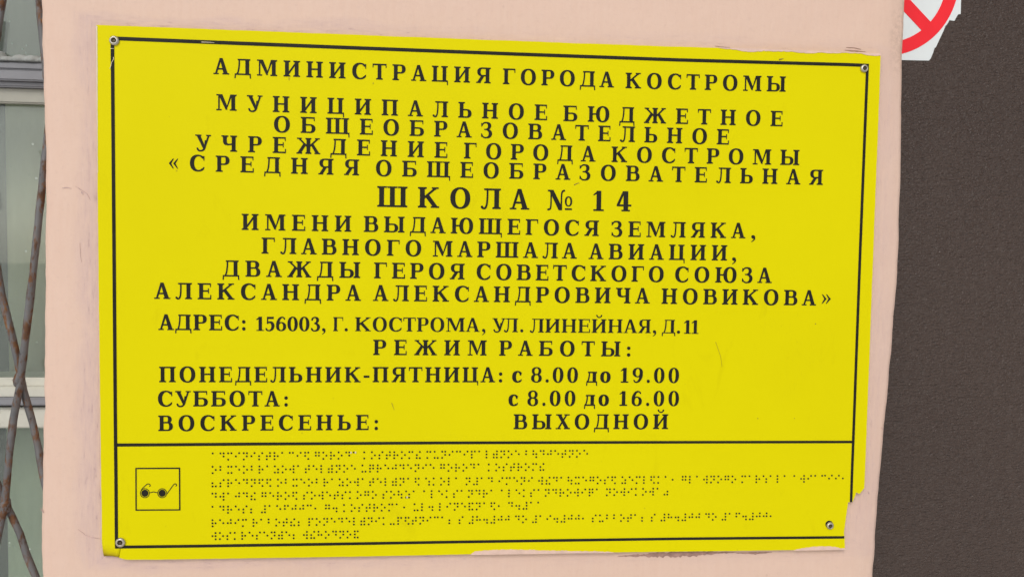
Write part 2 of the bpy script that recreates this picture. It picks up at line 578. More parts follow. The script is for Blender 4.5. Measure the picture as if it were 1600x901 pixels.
def draw(ch, st='slab'):
    W = WID[ch]
    if st == 'times':
        W *= {'А': 1.06, 'К': 1.08, 'О': 1.02, 'С': 1.03, 'Р': 1.0, 'М': 1.08, 'Л': 1.04, 'Н': 1.06, 'И': 1.06, 'Й': 1.06, 'Е': 1.08, 'Г': 1.06}.get(ch, 1.0)
        g = Glyph(W, .062, .228, .052)
    else:
        g = Glyph(W, .090, .232, .076)
    s, h, t, e = g.s, g.h, g.t, .095
    l, r = e + s / 2, W - e - s / 2
    B = g.box
    add = g.add
    if ch in 'НИЙПЦШЩ':
        if ch in 'НИЙП':
            g.stem(l); g.stem(r)
            if ch == 'Н':
                add(B(l, .47, r, .47 + h))
            elif ch == 'П':
                add(B(l, 1 - h, r, 1))
            else:
                a, b = l + s / 2 - .02, r - s / 2 + .02
                add(g.poly((a, .10), (b, .70), (b, .885), (a, .285)))
            if ch == 'Й':
                add(g.stroke([(W / 2 - .17, 1.27, .055), (W / 2 - .12, 1.17, .035), (W / 2, 1.13, .04), (W / 2 + .12, 1.17, .035), (W / 2 + .17, 1.27, .055)]))
        elif ch == 'Ц':
            r -= .02
            g.stem(l, bot='l'); g.stem(r, bot='')
            add(B(l, 0, W - .002, h))
            g.tick(W, -.21, h, 1, .075)
        else:
            tail = .03 if ch == 'Щ' else 0
            r -= tail
            m = (l + r) / 2
            ee = (m - l - s) / 2 - .012
            g.stem(l, bot='l', top='l'); g.stem(r, bot='' if tail else 'r', top='r'); g.stem(m, top='', bot='')
            for x in (l, m, r):
                x0 = x - s / 2 - (0 if x == l else ee)
                x1 = x + s / 2 + (0 if x == r else ee)
                add(B(x0, 1 - t, x1, 1))
            add(B(l, 0, (W - .002) if tail else r, h))
            if tail:
                g.tick(W, -.21, h, 1, .075)
    elif ch == 'Т':
        g.stem(W / 2, top='')
        add(B(0.01, 1 - h, W - .01, 1)); g.tick(W, .75, 1, 1); g.tick(0, .75, 1, -1)
    elif ch == 'Г':
        g.stem(l); add(B(l, 1 - h, W - .01, 1)); g.tick(W, .73, 1, 1)
    elif ch == 'Е':
        g.stem(l)
        add(B(l, 1 - h, W - .03, 1)); g.tick(W - .02, .76, 1, 1)
        add(B(l, 0, W - .01, h)); g.tick(W, 0, .27, 1)
        g.d = np.minimum(g.d, B(l, .475, W - .16, .475 + h)); g.tick(W - .14, .36, .68, 1, .06)
    elif ch == 'Б':
        g.stem(l); add(B(l, 1 - h, W - .06, 1)); g.tick(W - .05, .75, 1, 1); g.bowl(l, W, 0, .56)
    elif ch == 'В':
        g.stem(l); g.bowl(l, W - .07, .5, 1, s * .98); g.bowl(l, W, 0, .5 + h)
    elif ch == 'Р':
        g.stem(l); g.bowl(l, W, .43, 1, s)
    elif ch == 'Ь':
        g.stem(l); g.bowl(l, W, 0, .56)
    elif ch == 'Ы':
        g.stem(l); g.bowl(l, W - .40, 0, .56, s * .95); g.stem(W - e - s / 2 + .0)
    elif ch == 'Ю':
        g.stem(l); add(B(l, .46, W * .5, .46 + h)); g.ring(W - .44, .5, .44, .525)
    elif ch == 'О':
        g.ring(W / 2, .5, W / 2, .53)
    elif ch == 'Я':
        g.stem(r); g.bowl(.06, r, .43, 1, s * .95, left=True)
        add(g.poly((.03, 0), (.25, 0), (.56, .50), (.34, .50))); add(B(0, 0, .30, t))
    elif ch == 'Ч':
        g.stem(r)
        g.stem(l, .62, 1, bot='', top='lr')
        add(g.stroke([(l, .66, s / 2), (l + .03, .53, s / 2 * .95), (l + .14, .45, .06), (l + .3, .44, .045), (r, .50, .045)]))
    elif ch == 'К':
        g.stem(l)
        add(g.poly((l + s / 2 - .02, .42), (l + s / 2 - .02, .56), (W - .27, .95), (W - .12, .95)))
        add(B(W - .37, 1 - t, W - .03, 1)) ; add(g.poly((W - .30, 1), (W - .08, 1), (W - .2, .86), (W - .32, .9)))
        add(g.poly((l + s / 2 + .03, .53), (l + s / 2 + .19, .66), (W - .03, 0), (W - .28, 0)))
        add(B(W - .42 + .0, 0, W, t))
    elif ch == 'Ж':
        m = W / 2
        g.stem(m, e=.07)
        for d in (-1, 1):
            f = lambda x: m + d * x
            add(g.poly((f(s / 2 - .02), .42), (f(s / 2 - .02), .56), (f(m - .24), .95), (f(m - .09), .95)))
            add(B(min(f(m - .33), f(m - .03)), 1 - t, max(f(m - .33), f(m - .03)), 1))
            add(g.poly((f(s / 2 + .04), .54), (f(s / 2 + .18), .66), (f(m - .02), 0), (f(m - .26), 0)))
            add(B(min(f(m - .36), f(m)), 0, max(f(m - .36), f(m)), t))
    elif ch == 'Х':
        add(g.poly((.08, 1), (.33, 1), (W - .05, 0), (W - .31, 0)))
        add(g.poly((W - .16, 1), (W - .27, 1), (.09, 0), (.21, 0)))
        add(B(.01, 1 - t, .42, 1)); add(B(W - .40, 1 - t, W - .03, 1)); add(B(0, 0, .35, t)); add(B(W - .41, 0, W, t))
    elif ch == 'У':
        add(g.poly((.06, 1), (.30, 1), (.62, .22), (.50, .10)))
        add(g.poly((W - .19, 1), (W - .08, 1), (.62, .17), (.52, .17)))
        add(B(0, 1 - t, .38, 1)); add(B(W - .31, 1 - t, W, 1))
        add(g.stroke([(W - .34, .62, .05), (.60, .25, .055), (.50, .06, .055), (.34, -.005, .05), (.20, .03, .05), (.14, .14, .058)]))
    elif ch == 'А':
        add(g.poly((W / 2 - .10, 1.01), (W / 2 + .08, 1.01), (W - .07, 0), (W - .33, 0)))
        add(g.poly((W / 2 - .10, 1.01), (W / 2 + .03, 1.01), (.20, 0), (.09, 0)))
        add(B(.22, .29, W - .28, .29 + h)); add(B(0, 0, .33, t)); add(B(W - .42, 0, W, t))
    elif ch == 'М':
        g.stem(r, top='r')
        add(g.poly((.10, 1), (.36, 1), (W / 2 + .08, .16), (W / 2 + .02, 0), (W / 2 - .05, 0)) if False else g.poly((.12, 1), (.37, 1), (W / 2 + .06, .24), (W / 2 - .0, .05), (W / 2 - .05, .05)))
        add(g.poly((r - s / 2 - .06, 1), (r + s / 2, 1), (W / 2 + .06, .05), (W / 2 - .04, .05)))
        g.cut(g.poly((r - s / 2, .84), (r - s / 2, .075), (r - s / 2 - .28, .075)))
        add(B(.12, 0, .205, 1)); add(B(.0, 1 - t, .3, 1)); add(B(0, 0, .325, t)); add(B(r - s / 2 - e, 0, r, t))
    elif ch in 'ЛДд':
        if ch == 'Л':
            g.stem(r, top='r')
            add(B(.20, 1 - h, r, 1)); add(B(.16, 1 - t, .3, 1))
            add(g.stroke([(.335, .97, .042), (.335, .6, .045), (.31, .25, .045), (.24, .05, .05), (.13, .025, .05), (.07, .09, .066)]))
        else:
            H = 1 if ch == 'Д' else .735
            x = r - .02 if ch == 'Д' else W - .085 - s / 2
            a = .30 if ch == 'Д' else .21
            g.stem(x, 0, H, top='r', bot='', e=.07)
            add(B(a - .1, H - h, x, H))
            add(g.stroke([(a, H - .04, .042), (a - .01, H * .6, .045), (a - .06, H * .25, .045), (a - .13, .06, .042)]))
            add(B(.02, 0, W - .01, h)); add(g.poly((0, -.21), (.07, -.21), (.09, h), (.02, h))); add(g.poly((W, -.21), (W - .07, -.21), (W - .09, h), (W - .02, h)))
    elif ch in 'Сс':
        H = 1 if ch == 'С' else .74
        k = W
        o = g.ell(k * .55, H / 2, k * .55, H / 2 + .025)
        i = g.ell(k * .60, H / 2, k * .60 - s * 1.1, H / 2 - h + .02, 2.1)
        i2 = g.poly((k * .58, H * .30), (k * .75, H * .18), (k * 1.3, H * .14), (k * 1.3, H * .80), (k * .62, H * .78))
        q = np.maximum(np.maximum(o, -i), -i2)
        q = np.maximum(q, -B(k, -1, k + 1, 2))
        add(q)
        if ch == 'С':
            g.tick(k, .66, .95, 1, .07)
            add(g.stroke([(k * .62, -.0 + .035, .04), (k * .84, .1, .04), (k * .96, .24, .035)]))
        else:
            add(g.stroke([(k * .82, H * .80, .03), (k * .86, H * .74, .06), (k * .86, H * .68, .05)]))
            add(g.stroke([(k * .6, .02, .03), (k * .82, .07, .03), (k * .95, .18, .03)]))
    elif ch == 'З':
        add(g.stroke([(.06, .80, .035), (.09, .88, .04), (.2, .965, .045), (.36, .975, .05), (.50, .90, .09), (.54, .77, .105), (.48, .62, .08), (.34, .55, .042), (.22, .545, .038)]))
        add(g.stroke([(.22, .545, .038), (.38, .53, .045), (.54, .44, .09), (.60, .28, .11), (.53, .10, .085), (.36, .02, .045), (.2, .03, .045), (.09, .11, .04), (.045, .22, .04)]))
        g.tick(.0, .72, .95, -1, .06); g.tick(0, .06, .28, -1, .06)
    elif ch == 'о':
        g.ring(W / 2, .37, W / 2, .39)
    elif ch == '0':
        g.ring(W / 2, .5, W / 2, .525, s * .98, .07)
    elif ch == '1':
        g.stem(W / 2 + .02, top='', bot='', w=s)
        add(B(.02, 0, W, t * 1.1)); add(g.poly((0, .80), (.03, .76), (W / 2, .90), (W / 2, 1), (W / 2 - .05, 1)))
    elif ch == '3':
        add(g.stroke([(.09, .80, .06), (.14, .92, .05), (.30, .98, .045), (.45, .90, .09), (.48, .77, .1), (.42, .62, .07), (.27, .55, .04)]))
        add(g.stroke([(.27, .545, .04), (.42, .50, .07), (.53, .38, .1), (.54, .24, .105), (.46, .08, .075), (.28, .01, .045), (.12, .05, .05), (.07, .16, .065)]))
    elif ch == '4':
        x = W * .62
        add(B(x - s / 2, 0, x + s / 2, 1)); add(B(.02, .25, W, .25 + h))
        add(g.poly((0, .25), (0, .33), (x - s / 2 - .04, 1), (x + .02, 1), (x - s / 2 + .01, .84), (.13, .31))); add(B(x - s / 2 - .1, 0, x + s / 2 + .1, t))
    elif ch == '5':
        add(B(.13, .85, W - .07, 1)); add(B(.12, .5, .20, .98))
        add(g.stroke([(.15, .56, .04), (.32, .62, .06), (.48, .54, .1), (.54, .34, .108), (.46, .11, .08), (.28, .01, .045), (.12, .05, .05), (.07, .14, .06)]))
    elif ch in '69':
        f = (lambda x, y: (x, y)) if ch == '6' else (lambda x, y: (W - x, 1 - y))
        c = f(W / 2, .31)
        g.ring(c[0], c[1], W / 2, .325, s * .9, .07)
        pts = [(.10, .35, .1), (.12, .6, .1), (.24, .86, .08), (.40, .97, .05), (.54, .94, .045), (.59, .85, .05)]
        add(g.stroke([(*f(x, y), q) for x, y, q in pts]))
    elif ch == '8':
        g.ring(W / 2, .755, W / 2 - .04, .27, s * .80, .07)
        g.ring(W / 2, .275, W / 2, .295, s * .92, .07)
    elif ch in '.,:':
        c = W / 2
        add(g.ell(c, .10, .105, .115, 2))
        if ch == ':':
            add(g.ell(c, .55, .105, .115, 2))
        if ch == ',':
            add(g.stroke([(c, .1, .1), (c + .07, .0, .05), (c + .03, -.12, .03), (c - .08, -.22, .02)]))
    elif ch == '-':
        add(B(0, .30, W, .44))
    elif ch in '«»':
        for o in (0, .26):
            q = [(o + .0, .44), (o + .25, .74), (o + .30, .74), (o + .14, .44), (o + .30, .12), (o + .25, .12)]
            if ch == '»':
                q = [(W - x, y) for x, y in q]
            add(g.poly(*q))
    elif ch == '№':
        add(g.poly((.08, 1), (.30, 1), (.72, .16), (.72, 0), (.56, 0))); add(B(.03, 1 - t, .28, 1))
        add(g.stroke([(.19, .96, .035), (.19, .3, .035), (.15, .07, .04), (.05, .03, .045)]))
        add(g.stroke([(.69, .05, .035), (.69, .7, .035), (.73, .92, .04), (.82, .97, .045)]))
        g.ring(1.03, .44, .18, .255, .09, .06); add(B(.86, .02, 1.20, .105))
    return g.W, g.trace()

CACHE = {}
def glyph(ch, st):
    if (ch, st) not in CACHE:
        W, loops = draw(ch, st)
        pts, edges = [], []
        for lp in loops:
            n0 = len(pts)
            pts += [Vector(p) for p in lp]
            edges += [(n0 + i, n0 + (i + 1) % len(lp)) for i in range(len(lp))]
        vs, fs = fill_outlines(pts, edges, loops)
        tris = []
        cnt = {}
        for f in fs:
            ar = sum(vs[f[i]].x * vs[f[(i + 1) % len(f)]].y - vs[f[(i + 1) % len(f)]].x * vs[f[i]].y for i in range(len(f)))
            f = list(f) if ar > 0 else list(reversed(f))
            tris.append(f)
            for i in range(len(f)):
                a, b = f[i], f[(i + 1) % len(f)]
                cnt.setdefault((min(a, b), max(a, b)), []).append((a, b))
        CACHE[(ch, st)] = (W, [(p.x, p.y) for p in vs], tris, [e[0] for e in cnt.values() if len(e) == 1])
    return CACHE[(ch, st)]

YF = -0.0040                   # face of the plate
YT = YF - 0.00028              # face of the lettering
def typeset(word, u0, v0, u1, v1, cap, bm, st='slab'):
    """one word between its measured ends (photo survey), cap = capital height in metres"""
    a, b = at(u0, v0, YF), at(u1, v1, YF)
    ex = Vector((b.x - a.x, b.z - a.z))
    L = ex.length
    ex /= L
    ey = Vector((-ex.y, ex.x))
    if abs(ex.y) > 0.03 and False:
        pass
    gl = [glyph(c, st) for c in word]
    br = [BEAR.get(c, .045) for c in word]
    ink_w = sum(g[0] for g in gl) * cap
    bear = sum(br[i] + br[i + 1] for i in range(len(word) - 1)) * cap
    n = len(word)
    gap = (L - ink_w - bear) / (n - 1) if n > 1 else 0
    sc = 1.0
    if n == 1:
        sc = L / ink_w
    x = 0.0
    for i, (W, vs, tris, bd) in enumerate(gl):
        if i:
            x += gap + (br[i - 1] + br[i]) * cap
        F, K = [], []
        for px, py in vs:
            q = Vector((a.x, a.z)) + ex * (x + px * cap * sc) + ey * (py * cap)
            F.append(bm.verts.new((q.x, YT, q.y)))
            K.append(bm.verts.new((q.x, YF + 0.0003, q.y)))
        for f in tris:
            bm.faces.new([F[k] for k in f])
        for p, q in bd:
            bm.faces.new((F[p], K[p], K[q], F[q]))
        x += W * cap * sc

# ------------------------------------------------------------------ the yellow plate
base = at(765, 864, 0)
plate = thing('information_plate', 'yellow plastic school plate with black lettering and braille, its lower right corner broken off', 'sign', loc=(base.x, 0, base.z))

def jag(p, q, step, amp, seed):
    """points from p to q (photo survey) with a ragged run between"""
    n = max(1, int(math.hypot(q[0] - p[0], q[1] - p[1]) / step))
    dx, dy = (q[0] - p[0]) / n, (q[1] - p[1]) / n
    L = math.hypot(dx, dy) or 1
    out = []
    for i in range(n):
        k = 0 if i == 0 else noise1(i * .73, seed) * amp
        out.append((p[0] + dx * i - dy / L * k, p[1] + dy * i + dx / L * k))
    return out

top = [(150.6, 39.3), (250, 42.8), (375, 47.6), (500, 52.4), (640, 57.9), (780, 63.2), (920, 68.4), (1060, 73.2), (1220, 78.4), (1376, 84.2)]
right = [(1373.6, 160), (1366.6, 340), (1360.7, 500), (1355, 650), (1351.1, 750), (1350, 774)]
tear = [(1343, 771), (1337.6, 768.6), (1336.6, 773), (1334, 779), (1332, 783.6), (1327, 784), (1325.2, 784.2), (1324.4, 791), (1322.8, 802), (1321.4, 812), (1320.4, 820), (1318.8, 831), (1319.9, 842), (1320.4, 857.2)]
bottom = [(1200, 859.2), (1060, 860.9), (900, 862.8), (740, 865.0), (600, 868.0), (500, 869.8), (400, 871.3), (300, 872.8), (235, 873.6), (197, 873.6), (193.5, 872.8), (186.2, 870.8)]
# crack up to the screw, then the bent corner is a piece of its own
crack = [(187.3, 864), (188.6, 858), (190.2, 853), (186.0, 848.5)]
left = [(158.9, 842), (158.9, 800), (157.9, 750), (156.7, 650), (155.0, 520), (153.4, 380), (152.1, 250), (151.0, 130)]
def run(pts, seed, amp=0.35, step=9):
    out = []
    for p, q in zip(pts, pts[1:]):
        out += jag(p, q, step, amp, seed)
    return out
outline = run(top + right[:1], 3, .5) + run(right, 4, .4) + run(tear, 5, .9, 2.5) + run([tear[-1]] + bottom, 6, .5) + [bottom[-1]] + crack + run(left + [top[0]], 7, .4)
to2 = lambda pts, Y=YF: [(at(u, v_, Y).x, at(u, v_, Y).z) for u, v_ in pts]
loop = to2(outline)
bm = slab([loop], -0.0004, YF)
part('plate_panel', bm, M_YEL, plate)

# the bent lower left corner
sc_ = NT('yellow_to_brown_corner')
gg = sc_.n('ShaderNodeNewGeometry')
sx = sc_.n('ShaderNodeSeparateXYZ')
sc_.L(gg.outputs['Position'], sx.inputs[0])
c0 = at(163, 872, YF)
q = sc_.math('SUBTRACT', sx.outputs['Z'], c0.z)
q = sc_.math('ADD', q, sc_.math('MULTIPLY', sc_.math('SUBTRACT', sx.outputs['X'], c0.x), 0.35))
q = sc_.math('ADD', q, sc_.math('MULTIPLY', sc_.math('SUBTRACT', sc_.noise(160, 4), .5), .006))
q = sc_.math('MULTIPLY', q, 1.0)
colr = sc_.ramp(q, [(0.0005, (0.12, 0.06, 0.01)), (0.0025, (0.36, 0.25, 0.012)), (0.0065, (0.60, 0.49, 0.003)), (0.010, YEL)])  # yellow turning brown towards the lower left tip
M_CORNER = sc_.out(colr, 0.5, spec=0.08)
bm = bmesh.new()
cu = [(158.9, 842.0), (159.3, 850), (159.8, 857), (160.3, 864), (161, 869.6)]
cr = [(186.0, 848.5), (189.4, 853.6), (187.8, 858.2), (186.5, 864), (185.3, 870.6)]
G1 = []
for i in range(5):
    row = []
    for k in range(7):
        t = k / 6
        u = cu[i][0] * (1 - t) + cr[i][0] * t
        v_ = cu[i][1] * (1 - t) + cr[i][1] * t + (math.sin(t * math.pi) * (-1.2 if i == 4 else 0))
        f = (i / 4) ** 1.6 * (1 - .55 * t)
        row.append((at(u, v_, YF), f))
    G1.append(row)
A = [[bm.verts.new((p.x, YF + 0.0014 * f, p.z)) for p, f in row] for row in G1]
Bk = [[bm.verts.new((p.x, YF + 0.0034 + 0.0022 * f, p.z)) for p, f in row] for row in G1]
for i in range(4):
    for k in range(6):
        bm.faces.new((A[i][k], A[i + 1][k], A[i + 1][k + 1], A[i][k + 1]))
for i in range(4):
    bm.faces.new((A[i][0], Bk[i][0], Bk[i + 1][0], A[i + 1][0]))
    bm.faces.new((A[i][6], A[i + 1][6], Bk[i + 1][6], Bk[i][6]))
for k in range(6):
    bm.faces.new((A[4][k], Bk[4][k], Bk[4][k + 1], A[4][k + 1]))
bmesh.ops.recalc_face_normals(bm, faces=bm.faces)
o = part('bent_corner', bm, M_CORNER, plate, smooth=True)
o['label'] = 'bent lower left corner piece, brown towards its tip, cracked off below its screw'

# border lines, engraved through to the black core
def ribbon(pts, w0, w1, Y0=YF + .0003, Y1=YT):
    """band along photo-surveyed points, widths in photo units"""
    P = [at(u, v_, YF) for u, v_ in pts]
    P = [Vector((p.x, p.z)) for p in P]
    up, dn = [], []
    n = len(P)
    for i, p in enumerate(P):
        t = (P[min(i + 1, n - 1)] - P[max(i - 1, 0)]).normalized()
        nn = Vector((-t.y, t.x))
        w = (w0 + (w1 - w0) * i / (n - 1)) * 0.000486 / 2
        up.append(tuple(p + nn * w))
        dn.append(tuple(p - nn * w))
    return up + dn[::-1]

def line_part(pts, w0, w1, name='border_line', mat=M_INK, yt=YT, parent=plate):
    return part(name, slab([ribbon(pts, w0, w1)], YF + .0003, yt), mat, parent)

line_part([(172.9, 60.1), (225, 62.2), (400, 69.1), (560, 75.4), (800, 84.6), (1060, 94.0), (1200, 97.9), (1320, 101.2), (1357.4, 102.6)], 5.4, 5.0)
line_part([(1355.2, 105.2), (1353.1, 158), (1343.6, 400), (1333.4, 680), (1330.9, 745), (1329.7, 783.7)], 4.7, 4.2)
line_part([(179.8, 853.8), (235, 853.2), (320, 852.1), (500, 849.4), (700, 846.0), (880, 843.3), (1060, 840.8), (1200, 839.6), (1318.9, 838.6)], 4.5, 4.1)
line_part([(175.7, 63.0), (176.0, 100), (178.4, 400), (180.4, 665), (181.3, 745), (181.9, 830), (182.1, 851.4)], 5.2, 4.7)
line_part([(183.4, 694.6), (250, 694.2), (400, 693.0), (700, 691.2), (900, 690.6), (1100, 690.2), (1331.0, 689.8)], 4.8, 4.0)

# ------------------------------------------------------------------ the lettering, one part per printed line
def capm(px, v_=450, u=600):
    return (at(u, v_ - px / 2, YF).z - at(u, v_ + px / 2, YF).z)
S1 = 24.7
LINES = [
 (S1, 'slab', [('АДМИНИСТРАЦИЯ', 333.5, 116.0, 766.6, 130.6), ('ГОРОДА', 785.6, 131.6, 959.2, 137.0), ('КОСТРОМЫ', 977.2, 138.0, 1227.4, 143.6)]),
 (S1, 'slab', [('МУНИЦИПАЛЬНОЕ', 338, 172.4, 854.6, 188.2), ('БЮДЖЕТНОЕ', 880.0, 189.4, 1222.4, 197.6)]),
 (S1, 'slab', [('ОБЩЕОБРАЗОВАТЕЛЬНОЕ', 428.2, 206.6, 1138.6, 226.2)]),
 (S1, 'slab', [('УЧРЕЖДЕНИЕ', 305.0, 235.4, 698.8, 247.0), ('ГОРОДА', 724.8, 247.6, 930.4, 252.8), ('КОСТРОМЫ', 955.3, 253.2, 1248.6, 258.2)]),
 (S1, 'slab', [('«', 263.8, 266.2, 278.3, 266.7), ('СРЕДНЯЯ', 296.8, 267.2, 561.0, 274.2), ('ОБЩЕОБРАЗОВАТЕЛЬНАЯ', 587.4, 275.0, 1285.4, 289.0)]),
 (32.2, 'slab', [('ШКОЛА', 589.3, 323.0, 826.9, 327.6), ('№', 854.6, 328.2, 894.2, 328.8), ('14', 926.4, 329.5, 986.2, 330.4)]),
 (S1, 'slab', [('ИМЕНИ', 377.7, 359.0, 548.8, 362.0), ('ВЫДАЮЩЕГОСЯ', 568.3, 362.2, 935.4, 368.8), ('ЗЕМЛЯКА', 955.4, 369.6, 1164.5, 372.2), (',', 1173.3, 372.3, 1180.0, 372.4)]),
 (S1, 'slab', [('ГЛАВНОГО', 408.8, 396.0, 657.9, 400.2), ('МАРШАЛА', 676.2, 400.6, 901.2, 404.0), ('АВИАЦИИ', 919.6, 404.6, 1135.7, 406.9), (',', 1143.3, 407.0, 1150.0, 407.1)]),
 (S1, 'slab', [('ДВАЖДЫ', 347.8, 431.6, 562.8, 434.2), ('ГЕРОЯ', 584.3, 434.6, 725.8, 436.4), ('СОВЕТСКОГО', 744.6, 436.6, 1036.6, 440.4), ('СОЮЗА', 1054.6, 440.6, 1205.6, 442.0)]),
 (S1, 'slab', [('АЛЕКСАНДРА', 241.0, 466.6, 564.0, 469.8), ('АЛЕКСАНДРОВИЧА', 582.7, 469.9, 1015.1, 474.0), ('НОВИКОВА', 1033.4, 474.4, 1274.8, 477.0), ('»', 1283.6, 477.0, 1297.6, 477.1)]),
 (23.8, 'slab', [('АДРЕС', 247.6, 515.2, 373.0, 515.9), (':', 378.2, 515.8, 383.8, 515.8)]),
 (21.6, 'times', [('156003', 400.2, 516.4, 500.2, 516.9), (',', 502.8, 516.9, 508.6, 516.9), ('Г', 520.4, 516.9, 536.0, 517.0), ('.', 538.4, 517, 543.4, 517), ('КОСТРОМА', 554.8, 517.0, 749.5, 518.0), (',', 752.8, 518, 758.4, 518), ('УЛ', 769.0, 518.2, 809.2, 518.6), ('.', 812.8, 518.6, 817.6, 518.6), ('ЛИНЕЙНАЯ', 827.6, 519.0, 1016.7, 520.0), (',', 1019.6, 520, 1025.2, 520), ('Д', 1034.0, 520.2, 1055.0, 520.4), ('.', 1057.5, 520.6, 1062.5, 520.6), ('11', 1068.2, 520.9, 1091.2, 521.1)]),
 (23.8, 'slab', [('РЕЖИМ', 583.0, 554.2, 760.2, 555.0), ('РАБОТЫ', 779.8, 555.2, 969.1, 556.4), (':', 979.2, 556.4, 984.9, 556.4)]),
 (23.6, 'slab', [('ПОНЕДЕЛЬНИК', 248.9, 596.6, 563.4, 596.8), ('-', 568.2, 596.7, 577.2, 596.7), ('ПЯТНИЦА', 582.2, 596.6, 773.5, 596.8), (':', 779.2, 596.7, 784.8, 596.7), ('с', 800.0, 596.8, 815.2, 596.8), ('8.00', 829.6, 596.8, 902.7, 597.2), ('до', 915.8, 597.2, 953.8, 597.3), ('19.00', 969.3, 597.3, 1060.5, 597.6)]),
 (23.6, 'slab', [('СУББОТА', 247.0, 634.4, 437.2, 634.4), (':', 444.2, 634.3, 449.8, 634.3)]),
 (23.6, 'slab', [('с', 794.3, 633.4, 809.2, 633.4), ('8.00', 823.9, 633.4, 898.7, 633.4), ('до', 912.5, 633.4, 951.2, 633.4), ('16.00', 967.4, 633.5, 1060.5, 633.6)]),
 (23.6, 'slab', [('ВОСКРЕСЕНЬЕ', 247.4, 672.8, 575.9, 671.2), (':', 585.0, 671.1, 590.6, 671.1)]),
 (23.6, 'slab', [('ВЫХОДНОЙ', 802.3, 669.9, 1043.6, 669.6)]),
]
for cap, st, words in LINES:
    bm = bmesh.new()
    for wd, u0, v0, u1, v1 in words:
        c = capm(cap, v0 - cap / 2, (u0 + u1) / 2)
        # letters shrink a little to the right with distance; the sign itself is lettered evenly
        c = capm(cap, v0 - cap / 2, 600)
        typeset(wd, u0, v0, u1, v1, c, bm, st)
    bmesh.ops.recalc_face_normals(bm, faces=bm.faces)
    o = part('text_line', bm, M_INK, plate)
    if cap > 30:
        o['label'] = 'larger line of lettering in the middle of the plate'

# ------------------------------------------------------------------ braille
BR = {'а': 1, 'б': 12, 'в': 2456, 'г': 1245, 'д': 145, 'е': 15, 'ж': 245, 'з': 1356, 'и': 24, 'й': 12346, 'к': 13, 'л': 123, 'м': 134, 'н': 1345,
      'о': 135, 'п': 1234, 'р': 1235, 'с': 234, 'т': 2345, 'у': 136, 'х': 125, 'ц': 14, 'ч': 12345, 'ш': 156, 'щ': 1346, 'ы': 2346, 'ь': 23456, 'ю': 1256, 'я': 1246,
      '«': 236, '»': 356, '#': 3456, ',': 2, '.': 256, ':': 23, '-': 36}
DIG = dict(zip('1234567890', 'абцдефгхиж'))
DIGC = {'1': 1, '2': 12, '3': 14, '4': 145, '5': 15, '6': 124, '7': 1245, '8': 125, '9': 24, '0': 245}
BRL = [
 ('администрация города костромы муниципальное бюджетное', 332.3, 707.6, 917.5, 703.4, 'e'),
 ('общеобразовательное учреждение города костромы', 332.1, 728.6, 849.3, 724.0, 'm'),
 ('«средняя общеобразовательная школа n#14 имени выдающегося земляка, главного маршала авиации,', 332.0, 749.3, 1317, 742.2, 'n'),
 ('дважды героя советского союза александра александровича новикова»', 332.0, 770.3, 1043, 762.5, 'm'),
 ('адрес: #156003, г. кострома, ул. линейная, д.#11', 332.0, 790.9, 840.8, 784.3, 'n'),
 ('режим работы: понедельник-пятница: с #8.#00 до #19.#00, суббота: с #8.#00 до #16.#00,', 332.0, 811.8, 1204.0, 800.9, 'n'),
 ('воскресенье: выходной', 332.0, 831.9, 559.0, 829.2, 'm'),
]
def bead(bm, x, z, r=0.00074):
    prev = None
    for j, (rr, yy) in enumerate(((1.0, 0.0003), (1.0, -0.00015), (0.72, -0.00052))):
        ring = [bm.verts.new((x + r * rr * math.cos(k * math.pi / 4), YF + yy, z + r * rr * math.sin(k * math.pi / 4))) for k in range(8)]
        if prev:
            for k in range(8):
                bm.faces.new((prev[k], prev[(k + 1) % 8], ring[(k + 1) % 8], ring[k]))
        prev = ring
    bm.faces.new(prev)
# the third line carries more signs than one run of even cells gives room for, so cells are spaced to its measured length
for text, u0, v0, u1, v1, endc in BRL:
    pos, x = [], 0.0
    for ch in text:
        if ch == ' ':
            x += 0.40
            continue
        pos.append((x, ch))
        x += 1.0
    span = pos[-1][0] + (0.42 if endc != 'n' else 0.0)
    a, b = at(u0, v0, YF), at(u1, v1, YF)
    ex = (b - a) / span
    dn = Vector((0, 0, -1)) * 0.00240
    bm = bmesh.new()
    for p, ch in pos:
        if ch in DIGC:
            ds = str(DIGC[ch])
        elif ch == 'n':
            ds = '1345'
        else:
            ds = str(BR[ch])
        for dch in ds:
            k = int(dch) - 1
            q = a + ex * (p + 0.41 * (k // 3)) + dn * (k % 3)
            bead(bm, q.x + random.uniform(-1, 1) * .00006, q.z + random.uniform(-1, 1) * .00006)
    bmesh.ops.recalc_face_normals(bm, faces=bm.faces)
    o = part('braille_line', bm, M_BEAD, plate, smooth=True)
    o['kind'] = 'stuff'

# two beads that have fallen out and left pale holes
for u, v_ in ((548.5, 706.3), (555.5, 706.2), (636.0, 776.0)):
    bm = bmesh.new()
    p = at(u, v_, YF)
    ring = [bm.verts.new((p.x + .0006 * math.cos(k * math.pi / 4), YF - .00058, p.z + .0008 * math.sin(k * math.pi / 4))) for k in range(8)]
    bm.faces.new(ring)
    ring2 = [bm.verts.new((q_.co.x, YF + .0002, q_.co.z)) for q_ in ring]
    for k in range(8):
        bm.faces.new((ring[k], ring2[k], ring2[(k + 1) % 8], ring[(k + 1) % 8]))
    bmesh.ops.recalc_face_normals(bm, faces=bm.faces)
    part('paint_speck', bm, M_WORN, plate)

